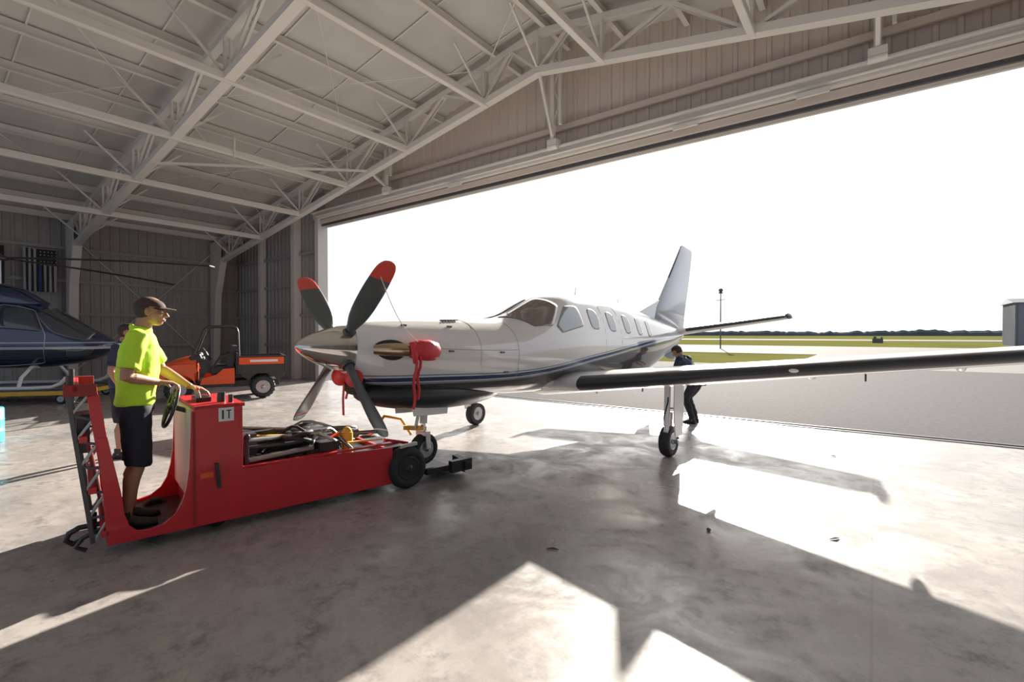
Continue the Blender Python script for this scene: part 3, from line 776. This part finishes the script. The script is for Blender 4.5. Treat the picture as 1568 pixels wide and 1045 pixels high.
def person(name,loc,head_dir,scale,J,mt,mb,cap=True,turn=0,nod=0,short=True):
    e=empty(name,loc,(0,0,math.atan2(head_dir[1],head_dir[0])-math.pi/2),scale)
    hip=V(J['hip']);nk=V(J['neck'])
    def yc(z): t=(z-hip.z)/(nk.z-hip.z); t=max(-.3,t); return hip.lerp(nk,t)
    B=Bld();rings=[]
    zs=nk.z; kk=(nk.z-hip.z)/.585
    for dz,hw,hd in((-.60,.165,.125),(-.58,.180,.135),(-.47,.172,.130),(-.34,.182,.133),(-.22,.198,.132),(-.12,.200,.118),(-.06,.165,.098),(-.02,.10,.078),(.012,.066,.066)):
        c=yc(zs+dz*kk); c=V((c.x,c.y,zs+dz*kk))
        rings.append([c+V((hw*math.copysign(abs(math.cos(t))**.85,math.cos(t)),hd*math.sin(t),0)) for t in [2*math.pi*j/28 for j in range(28)]])
    B.loft(rings,mt)
    for s in('R','L'):
        sh,el=V(J['sh'+s]),V(J['el'+s]); mid=sh.lerp(el,.80)
        B.tube([sh.lerp(V((0,sh.y,sh.z)),.4),sh,sh.lerp(el,.25),sh.lerp(el,.55),mid],[.07,.073,.072,.070,.076],mt,n=16)
    cc=nk+V((0,.0,.005))
    B.tube([cc+V((.066*math.cos(t),.066*math.sin(t),-.020*math.sin(t))) for t in [2*math.pi*j/24 for j in range(24)]],[(.020,.010)]*24,mt,n=10,closed=True)
    B.remesh('shirt',e,.009,wrinkle=.014,smooth=4)
    B=Bld();rings=[]
    for dz,hw,hd in((-.10,.13,.11),(-.04,.172,.130),(.04,.172,.125),(.10,.165,.118),(.13,.158,.112)):
        c=V((hip.x,yc(hip.z+dz).y,hip.z+dz)); rings.append([c+V((hw*math.cos(t),hd*math.sin(t),0)) for t in [2*math.pi*j/24 for j in range(24)]])
    B.loft(rings,mb)
    for s in('R','L'):
        k,an=V(J['kn'+s]),V(J['an'+s]); h=hip+V((.088 if s=='R' else -.088,0,-.02))
        if short: 
            en=k.lerp(an,.06); B.tube([h,h.lerp(k,.3),h.lerp(k,.7),k,en],[.098,.102,.092,.088,.09],mb,n=18)
        else:
            B.tube([h,h.lerp(k,.3),h.lerp(k,.7),k,k.lerp(an,.4),k.lerp(an,.97)],[.098,.1,.085,.072,.068,.06],mb,n=18)
    B.remesh('shorts' if short else 'trousers',e,.010,wrinkle=.010,smooth=4)
    B=Bld()
    for s in('R','L'):
        k,an=V(J['kn'+s]),V(J['an'+s]); h=hip+V((.088 if s=='R' else -.088,0,-.02))
        bk=V((0,-.018,0))
        B.tube([h.lerp(k,.55),k+V((0,0,.03)),k.lerp(an,.12),k.lerp(an,.32)+bk,k.lerp(an,.6)+bk*.5,k.lerp(an,.88),an,an-V((0,0,.06))],[.072,.056,.052,.057,.046,.034,.036,.04],m_skin,n=16)
    B.remesh('legs',e,.008,smooth=3)
    B=Bld()
    for s in('R','L'):
        an=V(J['an'+s]);sx=.03 if s=='R' else -.03
        z0=an.z-.09
        def fr(y,hw,h): 
            c=V((an.x+sx*y*1.5,an.y+y,z0)); return [c+V((hw*math.cos(t),0,h*max(0,math.sin(t))**.7 if math.sin(t)>0 else 0)) for t in [2*math.pi*j/20 for j in range(20)]]
        B.loft([fr(-.075,.018,.05),fr(-.065,.034,.075),fr(-.03,.040,.10),fr(.02,.042,.10),fr(.07,.046,.075),fr(.13,.050,.058),fr(.17,.044,.045),fr(.195,.022,.03)],m_shoe)
        B.cyl((an.x,an.y-.01,z0+.07),(an.x,an.y-.01,z0+.13),.044,m_shoe)
    B.build('shoes',e)
    for s,nm in(('R','arm_right'),('L','arm_left')):
        B=Bld(); sh,el,wr=V(J['sh'+s]),V(J['el'+s]),V(J['wr'+s])
        B.tube([sh.lerp(el,.55),sh.lerp(el,.9),el,el.lerp(wr,.2),el.lerp(wr,.5),el.lerp(wr,.85),wr],[.046,.044,.042,.043,.038,.029,.027],m_skin,n=16)
        hd=V(J.get('hd'+s,wr-el)); hand(B,wr,hd,J.get('pn'+s,(0,0,-1)),J.get('th'+s,(-1 if s=='R' else 1,0,.1)),curl=J.get('curl'+s,.5))
        B.remesh(nm,e,.004,smooth=2)
    C=V(J['head']); R=Euler((rad(nod),0,rad(turn))).to_matrix()
    def hp(p): return C+R@V(p)
    def S(B,c,r,mat,n=24,k=16,ro=(0,0,0)):
        q=(R@Euler(ro).to_matrix()).to_euler(); B.sph(hp(c),r,mat,n=n,k=k,rot=q)
    B=Bld()
    S(B,(0,-.012,.028),(.076,.096,.088),m_skin); S(B,(0,.028,-.028),(.062,.066,.082),m_skin); S(B,(0,.045,-.082),(.042,.042,.030),m_skin)
    S(B,(0,.012,-.065),(.058,.058,.038),m_skin,ro=(.25,0,0))
    B.tube([hp((0,.086,.014)),hp((0,.100,-.006)),hp((0,.116,-.030)),hp((0,.098,-.038))],[.009,.010,.0145,.010],m_skin,n=10)
    S(B,(.011,.098,-.033),(.009,.010,.008),m_skin,n=10,k=8); S(B,(-.011,.098,-.033),(.009,.010,.008),m_skin,n=10,k=8)
    S(B,(0,.084,.024),(.046,.012,.010),m_skin); S(B,(.034,.068,-.022),(.022,.018,.016),m_skin); S(B,(-.034,.068,-.022),(.022,.018,.016),m_skin)
    S(B,(0,.087,-.064),(.024,.012,.012),m_skin)
    for x in(.079,-.079): S(B,(x,-.004,-.008),(.009,.020,.032),m_skin,n=14,k=10,ro=(.15,0,0))
    B.tube([hp((0,-.025,-.03)),(hp((0,-.025,-.03))+nk)/2+V((0,.004,0)),nk-V((0,0,.03))],[.056,.055,.064],m_skin,n=18)
    B.remesh('head',e,.005,smooth=3)
    B=Bld()
    for x in(.030,-.030):
        S(B,(x,.083,.002),(.0125,.009,.0075),m_eye,n=12,k=8); S(B,(x,.0905,.002),(.005,.003,.005),m_black,n=10,k=6)
        B.tube([hp((x-.018,.090,.020)),hp((x,.095,.024)),hp((x+.018,.088,.020))],.004,m_hair,n=6)
    S(B,(0,.0975,-.060),(.021,.006,.0045),m_lip,n=12,k=8); S(B,(0,.096,-.069),(.018,.006,.0055),m_lip,n=12,k=8)
    B.build('face_features',e)
    B=Bld()
    S(B,(0,-.030,.026),(.0805,.086,.088),m_hair); S(B,(0,-.04,-.02),(.070,.066,.06),m_hair)
    if not cap: S(B,(0,-.005,.058),(.080,.096,.066),m_hair)
    B.remesh('hair',e,.006,smooth=2,wrinkle=.003,wscale=60)
    if cap:
        B=Bld()
        rings=[]
        for i in range(9):
            ph=math.pi/2*i/8*.98
            rings.append([hp((.086*math.cos(ph)*math.cos(t),-.008+.106*math.cos(ph)*math.sin(t),.040+.072*math.sin(ph)-.006*math.sin(t))) for t in [2*math.pi*j/28 for j in range(28)]])
        B.loft(rings,m_cap); S(B,(0,-.008,.113),(.008,.008,.005),m_cap,n=10,k=6)
        vs=[];fs=[];n=16
        for lay in(0,-.005):
            for r in range(5):
                for j in range(n+1):
                    t=math.pi*(.12+.76*j/n); x=.082*math.cos(t); y0=-.008+.103*math.sin(t)
                    ext=.075*(r/4)*(math.sin(t)**.6)
                    vs.append(hp((x*(1-.05*r/4),y0+ext,.040-.012*(r/4)-.9*x*x*2+.0+lay)))
        for lay in(0,1):
            o=lay*5*(n+1)
            for r in range(4):
                for j in range(n): a=o+r*(n+1)+j; fs.append((a,a+1,a+n+2,a+n+1))
        for j in range(n): a=4*(n+1)+j; fs.append((a,a+1,a+1+5*(n+1),a+5*(n+1)))
        B.add(vs,fs,m_cap,True)
        B.build('cap',e)
    return e

Pc=(-3.24,4.10); Pu=cw(*Pc); fu=cw(.8,.6)
J1=dict(hip=(0,.03,.95),neck=(0,.07,1.535),head=(0,.135,1.68),
 shR=(.185,.045,1.465),elR=(.245,-.02,1.175),wrR=(.115,.18,1.115),hdR=(-.03,.95,-.10),pnR=(0,-.25,-1),thR=(-1,.1,.2),curlR=.75,
 shL=(-.185,.075,1.465),elL=(-.25,.20,1.20),wrL=(-.13,.40,1.045),hdL=(.05,.9,-.25),pnL=(0,0,-1),thL=(1,0,.2),curlL=.45,
 knR=(.10,.045,.50),knL=(-.10,.03,.50),anR=(.11,-.03,.09),anL=(-.11,-.01,.09))
person('tug_operator',(Pu[0],Pu[1],.142),fu,1.075,J1,m_hivis,m_navy,cap=True,turn=-14,nod=-4)

J2=dict(hip=(0,0,.95),neck=(0,.03,1.535),head=(0,.07,1.675),
 shR=(.185,.02,1.465),elR=(.25,-.02,1.17),wrR=(.22,.08,.93),thR=(-.3,1,0),pnR=(-1,0,0),curlR=.35,
 shL=(-.185,.02,1.465),elL=(-.25,-.02,1.17),wrL=(-.22,.08,.93),thL=(.3,1,0),pnL=(1,0,0),curlL=.35,
 knR=(.10,.03,.50),knL=(-.10,.0,.50),anR=(.11,.0,.09),anL=(-.11,-.04,.09))
p2=cw(-5.57,6.9); person('ground_crew_person',(p2[0],p2[1],0),cw(.95,.3),1.06,J2,m_shirt2,m_navy,cap=False)
J3=dict(J2); J3.update(hip=(0,-.08,.85),neck=(0,.24,1.30),head=(0,.34,1.40),shR=(.185,.19,1.25),shL=(-.185,.19,1.25),elR=(.26,.26,.98),wrR=(.2,.48,.95),elL=(-.26,.26,.98),wrL=(-.2,.48,.95),pnR=(0,0,-1),pnL=(0,0,-1),knR=(.10,.14,.47),knL=(-.10,.1,.47))
p3=cw(3.58,9.55); person('pilot_person',(p3[0],p3[1],0),cw(-.7,.7),1.0,J3,m_shirt2,m_navy,cap=False,nod=-35,short=False)

# ------------------------------------------------------------------ utility vehicle
uu=cw(-8.0,13.4); hd=cw(-.86,-.50)
utv=empty('utility_vehicle',(uu[0],uu[1],0),(0,0,math.atan2(hd[1],hd[0])),1.04)
B=Bld()
B.b2((-1.3,-.5,.32),(1.2,.5,.48),m_plast)
def hr(x,hw,z0,z1): return [V((x,hw*math.copysign(abs(math.cos(t))**.45,math.cos(t)),(z0+z1)/2+(z1-z0)/2*math.copysign(abs(math.sin(t))**.45,math.sin(t)))) for t in [2*math.pi*j/28 for j in range(28)]]
B.loft([hr(.58,.66,.48,1.14),hr(.85,.66,.5,1.10),hr(1.15,.62,.5,1.0),hr(1.38,.54,.5,.86),hr(1.46,.45,.52,.74)],m_orange)
for s in(1,-1):
    pts=[(.55,.75),(.62,.70)]+[(.95+.38*math.cos(t),.32+.38*math.sin(t)) for t in [math.pi*(.88-.8*i/8) for i in range(9)]]+[(1.42,.62),(1.3,.84),(1.0,.94),(.6,.94)]
    B.prism([(x,s*.55,z) for x,z in pts],(0,s*.2,0),m_orange)
    B.sph((1.38,s*.38,.74),(.06,.11,.07),m_lens)
    B.b2((-.25,s*.45,.34),(.55,s*.72,.42),m_plast)
    B.prism([(-.25,s*.70,.42),(.50,s*.70,.42),(.45,s*.70,.58),(.15,s*.70,.66),(.0,s*.70,.80),(-.25,s*.70,.82)],(0,s*.04,0),m_orange)
    B.b2((-1.42,s*.68,.66),(-.30,s*.73,1.12),m_plast); B.b2((-1.40,s*.735,.90),(-.35,s*.745,1.08),m_orange) 
    B.b2((-1.25,s*.745,.96),(-.6,s*.75,1.02),m_slime)
    B.prism([(x,s*.5,z) for x,z in [(-1.4,.55)]+[(-.9+.36*math.cos(t),.32+.36*math.sin(t)) for t in [math.pi*(.85-.7*i/8) for i in range(9)]]+[(-.4,.6),(-.4,.72),(-1.4,.72)]],(0,s*.2,0),m_plast)
B.b2((-1.42,-.72,.66),(-.30,.72,.73),m_plast); B.b2((-1.45,-.73,.66),(-1.40,.73,1.12),m_plast); B.b2((-.33,-.73,.66),(-.28,.73,1.2),m_plast)
B.b2((1.42,-.42,.36),(1.52,.42,.56),m_plast); B.tube([(1.45,-.4,.4),(1.6,-.35,.55),(1.6,.35,.55),(1.45,.4,.4)],.022,m_black)
for i in range(5): B.b2((1.46,-.28,.50+i*.03),(1.49,.28,.515+i*.03),m_black)
B.build('body',utv,bevel=.015)
B=Bld()
B.box((.0,0,.76),(.55,1.25,.2),m_plast); B.box((-.20,.32,1.08),(.16,.56,.62),m_plast,rot=(0,-.15,0)); B.box((-.20,-.32,1.08),(.16,.56,.62),m_plast,rot=(0,-.15,0))
B.box((.58,0,1.06),(.25,1.25,.22),m_plast,rot=(0,.4,0)); B.b2((-.25,-.62,.45),(.25,.62,.70),m_plast)
B.build('seats',utv,bevel=.03)
B=Bld()
for s in(1,-1):
    B.tube([(.72,s*.60,.70),(.66,s*.60,1.1),(.42,s*.56,1.78),(.34,s*.56,1.86),(.2,s*.56,1.88),(-.22,s*.56,1.88),(-.3,s*.56,1.84),(-.33,s*.58,1.74),(-.36,s*.62,.70)],.032,m_black,n=12)
    B.tube([(-.34,s*.6,1.25),(.05,s*.62,1.12),(.25,s*.64,.8)],.024,m_black)
for x,z in((.40,1.82),(-.30,1.85)): B.cyl((x,-.56,z),(x,.56,z),.028,m_black)
B.cyl((-.34,-.6,1.25),(-.34,.6,1.25),.02,m_black); B.cyl((-.34,-.58,1.6),(-.34,.58,1.6),.016,m_black)
for i in range(13): B.cyl((-.34,-.54+i*.09,1.2),(-.34,-.54+i*.09,1.6),.006,m_black,n=6)
for i in range(4): B.cyl((-.34,-.56,1.3+i*.08),(-.34,.56,1.3+i*.08),.006,m_black,n=6)
B.torus((.36,.32,1.18),(.8,0,-.5),.17,.016,m_black); B.cyl((.36,.32,1.18),(.62,.32,1.02),.02,m_black)
B.build('roll_cage',utv)
B=Bld()
for x in(.95,-.9):
    for s in(1,-1):
        B.wheel((x,s*.58,.30),(0,1,0),.30,.24,hub=m_metal)
        for k in range(18):
            t=2*math.pi*k/18; B.box((x+.290*math.cos(t),s*.58,.30+.290*math.sin(t)),(.02,.22,.03),m_dark,rot=(0,-t,0))
B.cyl((.95,-.5,.3),(.95,.5,.3),.03,m_black); B.cyl((-.9,-.5,.3),(-.9,.5,.3),.03,m_black)
B.build('wheels',utv)

# ------------------------------------------------------------------ helicopter
hm=cw(-13.35,12.6); hf=cw(.97,.22)
heli=empty('helicopter',(hm[0],hm[1],.36),(0,0,math.atan2(-hf[1],-hf[0])-math.pi/2))
HH=Hull([(-2.62,1.16,1.02,.06,1.08),(-2.45,1.32,.88,.26,1.08),(-2.1,1.50,.70,.45,1.1),(-1.6,1.83,.58,.62,1.15),(-1.1,2.12,.52,.70,1.2),(-.5,2.28,.50,.74,1.25),(.3,2.32,.50,.74,1.3),(1.0,2.25,.62,.66,1.35),(1.6,2.05,.9,.46,1.5),(2.2,1.85,1.3,.24,1.6),(2.4,1.8,1.4,.2,1.6)],0,2.3,2.6)
B=Bld(); HH.mesh(B,m_hliv,n=70,k=48)
HC=Hull([(-1.0,2.26,2.15,.2,2.2),(-.6,2.55,2.1,.36,2.2),(0,2.72,2.1,.40,2.25),(.8,2.68,2.0,.38,2.25),(1.5,2.4,1.9,.28,2.1),(2.1,2.0,1.8,.12,1.9)],0,2.4,2.4)
HC.mesh(B,m_hliv,n=30,k=32)
B.cyl((0,2.2,1.60),(0,6.3,1.78),.20,m_hliv,r1=.09,n=24)
B.build('fuselage',heli)
B=Bld()
for sd in(1,-1):
    HH.patch(B,dens([(a,rad(t)) for a,t in[(-2.25,84),(-1.15,84),(-1.08,48),(-1.55,16),(-2.2,14)]],rnd=.15),m_hglass,side=sd)
    HH.patch(B,dens([(a,rad(t)) for a,t in[(-1.32,15),(-1.02,52),(-.35,52),(-.30,12)]],rnd=.15),m_hglass,side=sd)
    HH.patch(B,dens([(a,rad(t)) for a,t in[(-.15,12),(-.15,50),(.65,48),(.7,14)]],rnd=.15),m_hglass,side=sd)
    HH.patch(B,dens([(a,rad(t)) for a,t in[(-2.3,-10),(-1.8,-8),(-1.75,-35),(-2.2,-40)]],rnd=.2),m_hglass,side=sd)
    for outl in ([(-1.40,12),(-1.06,56),(-.30,56),(-.24,-60),(-1.3,-50)],[(-.20,-60),(-.20,56),(.72,52),(.78,-55)]):
        o_=dens([(a,rad(t)) for a,t in outl],rnd=.12)
        B.tube([V((HH.pos(a,t,.004).x*sd,HH.pos(a,t,.004).y,HH.pos(a,t,.004).z)) for a,t in o_],.010,m_metal,n=6,closed=True)
B.build('windows',heli)
B=Bld()
B.cyl((0,0,2.65),(0,0,3.40),.06,m_metal); B.lathe([(.05,-.05),(.2,-.03),(.22,0),(.2,.05),(.05,.12)],(0,0,3.36),(0,0,1),m_dmetal)
base=math.atan2(hf[1],hf[0])-heli.rotation_euler.z
for k in range(4):
    a=base+rad(-8)+k*math.pi/2+(rad(-14) if k%2 else 0)
    dr=V((math.cos(a),math.sin(a),0)); n_=V((-math.sin(a),math.cos(a),0))
    RG=[]
    for i in range(14):
        t=i/13; r=.25+5.05*t; c=.09 if t<.06 else .15; z=3.38-.16*t*t
        RG.append([V((0,0,z))+dr*r+n_*c*math.cos(q)+V((0,0,.018*math.sin(q))) for q in [2*math.pi*j/12 for j in range(12)]])
    B.loft(RG,m_black)
B.build('main_rotor',heli)
B=Bld()
for sd in(1,-1):
    B.tube([(sd*.95,-2.0,.30),(sd*.95,-1.9,.16),(sd*.95,-1.7,.07),(sd*.95,-1.3,.05),(sd*.95,1.3,.05)],.045,m_slime,n=12)
for y in(-1.0,.7): B.tube([(-.95,y,.06),(-.85,y,.3),(-.5,y,.55),(.5,y,.55),(.85,y,.3),(.95,y,.06)],.04,m_slime,n=12)
B.build('skids',heli)
B=Bld()
B.prism([(-.03,5.6,1.75),(-.03,6.3,1.8),(-.03,6.9,2.7),(-.03,6.5,2.7)],(.06,0,0),m_hliv); B.prism([(-.03,5.8,1.7),(-.03,6.3,1.7),(-.03,6.6,1.1),(-.03,6.4,1.1)],(.06,0,0),m_hliv)
B.b2((-1.0,4.6,1.66),(1.0,5.0,1.70),m_hliv)
B.cyl((.1,6.1,1.8),(.3,6.1,1.8),.04,m_metal)
for t in(.5,.5+math.pi): B.bar((.3,6.1,1.8),(.3,6.1+.8*math.cos(t),1.8+.8*math.sin(t)),.02,.12,m_black)
B.build('tail',heli)
dol=empty('helicopter_dolly',(hm[0],hm[1],0),heli.rotation_euler)
B=Bld()
for sd in(1,-1):
    B.b2((sd*1.02,-2.3,.24),(sd*1.14,2.0,.34),m_yel); B.b2((sd*.80,-2.3,.33),(sd*1.1,2.0,.36),m_dmetal)
for y in(-2.2,-.8,.8,1.9): B.b2((-1.1,y-.05,.22),(1.1,y+.05,.32),m_yel)
B.b2((-.8,-2.0,.30),(.8,1.6,.335),m_metal)
for sx in(-.95,.95):
    for y in(-1.9,1.6): B.wheel((sx,y,.13),(1,0,0),.13,.1)
B.build('frame',dol,bevel=.01)

dp=cw(-8.44,7.75)
B=Bld()
B.lathe([(.0,.0),(.19,.0),(.20,.02),(.20,.17),(.207,.18),(.20,.19),(.20,.36),(.207,.37),(.20,.38),(.20,.54),(.19,.56),(.0,.56)],(dp[0],dp[1],0),(0,0,1),m_cyan)
B.cyl((dp[0]+.08,dp[1],.55),(dp[0]+.08,dp[1],.59),.03,m_slime)
B.build('plastic_drum')

# ------------------------------------------------------------------ flags
def flag(name,y0,w,z0,h,us):
    B=Bld(); nx,nz=26,40
    def P(i,j):
        y=y0+w*i/nx; z=z0+h*j/nz
        return V((XL+.30+.03*math.sin(i*.9+j*.12)*(1-.6*j/nz),y,z))
    for i in range(nx):
        for j in range(nz):
            if us:
                st=int(i/2); m=m_flagw if st%2==0 else m_flagb
                if st==6: m=m_flagbl
                if j>nz*.62 and i>=12:
                    m=m_flagb
                    if (i%3==1) and (j%3==1): m=m_flagw
            else: m=m_flagb if not(10<i<16 and 15<j<25) else m_flagw
            B.add([P(i,j),P(i+1,j),P(i+1,j+1),P(i,j+1)],[(0,1,2,3)],m,True)
    B.cyl((XL+.3,y0-.05,z0+h+.01),(XL+.3,y0+w+.05,z0+h+.01),.015,m_metal,n=8)
    B.cyl((XL+.04,y0+w/2,z0+h+.01),(XL+.3,y0+w/2,z0+h+.01),.01,m_metal,n=8)
    B.build(name,recalc=False)
flag('wall_flag',3.25,.85,3.25,1.5,True); flag('wall_flag',1.9,.9,3.25,1.5,False)

# ------------------------------------------------------------------ light
sd_cam=V((.380,1,.398)).normalized()
sd=V((*cw(sd_cam.x,sd_cam.y),sd_cam.z))
L=bpy.data.lights.new('sun','SUN'); L.energy=15.0; L.angle=rad(.6); L.color=(1,.91,.80)
lo=bpy.data.objects.new('sun',L); scene.collection.objects.link(lo); lo.rotation_euler=(-sd).to_track_quat('-Z','Y').to_euler()
w=bpy.data.worlds.new('sky'); scene.world=w; w.use_nodes=True
N=w.node_tree.nodes;Lk=w.node_tree.links; bg=N['Background']
tc=N.new('ShaderNodeTexCoord'); vm=N.new('ShaderNodeVectorMath'); vm.operation='DOT_PRODUCT'; vm.inputs[1].default_value=sd
nz=N.new('ShaderNodeVectorMath'); nz.operation='NORMALIZE'; Lk.new(tc.outputs['Generated'],nz.inputs[0]); Lk.new(nz.outputs[0],vm.inputs[0])
cr=N.new('ShaderNodeValToRGB'); e=cr.color_ramp.elements
e[0].position=0; e[0].color=(.26,.31,.40,1); e[1].position=1; e[1].color=(1,.97,.92,1)
x=e.new(.72); x.color=(.84,.90,1,1)
Lk.new(vm.outputs['Value'],cr.inputs[0]); Lk.new(cr.outputs[0],bg.inputs['Color'])
pw=N.new('ShaderNodeMath'); pw.operation='POWER'; mxx=N.new('ShaderNodeMath'); mxx.operation='MAXIMUM'; mxx.inputs[1].default_value=0
Lk.new(vm.outputs['Value'],mxx.inputs[0]); Lk.new(mxx.outputs[0],pw.inputs[0]); pw.inputs[1].default_value=60
ma=N.new('ShaderNodeMath'); ma.operation='MULTIPLY_ADD'; ma.inputs[1].default_value=4.0; ma.inputs[2].default_value=1.15
Lk.new(pw.outputs[0],ma.inputs[0]); Lk.new(ma.outputs[0],bg.inputs['Strength'])

# ------------------------------------------------------------------ camera
cam=bpy.data.cameras.new('camera'); co=bpy.data.objects.new('camera',cam); scene.collection.objects.link(co)
cam.lens=17; cam.sensor_width=36; cam.clip_end=5000; cam.clip_start=.05
co.location=(0,0,1.75); co.rotation_euler=(rad(90-.8),0,math.atan2(.6,.8)); scene.camera=co
scene.view_settings.view_transform='Standard'; scene.view_settings.look='None'; scene.view_settings.exposure=0.22
scene.view_settings.gamma=1.08
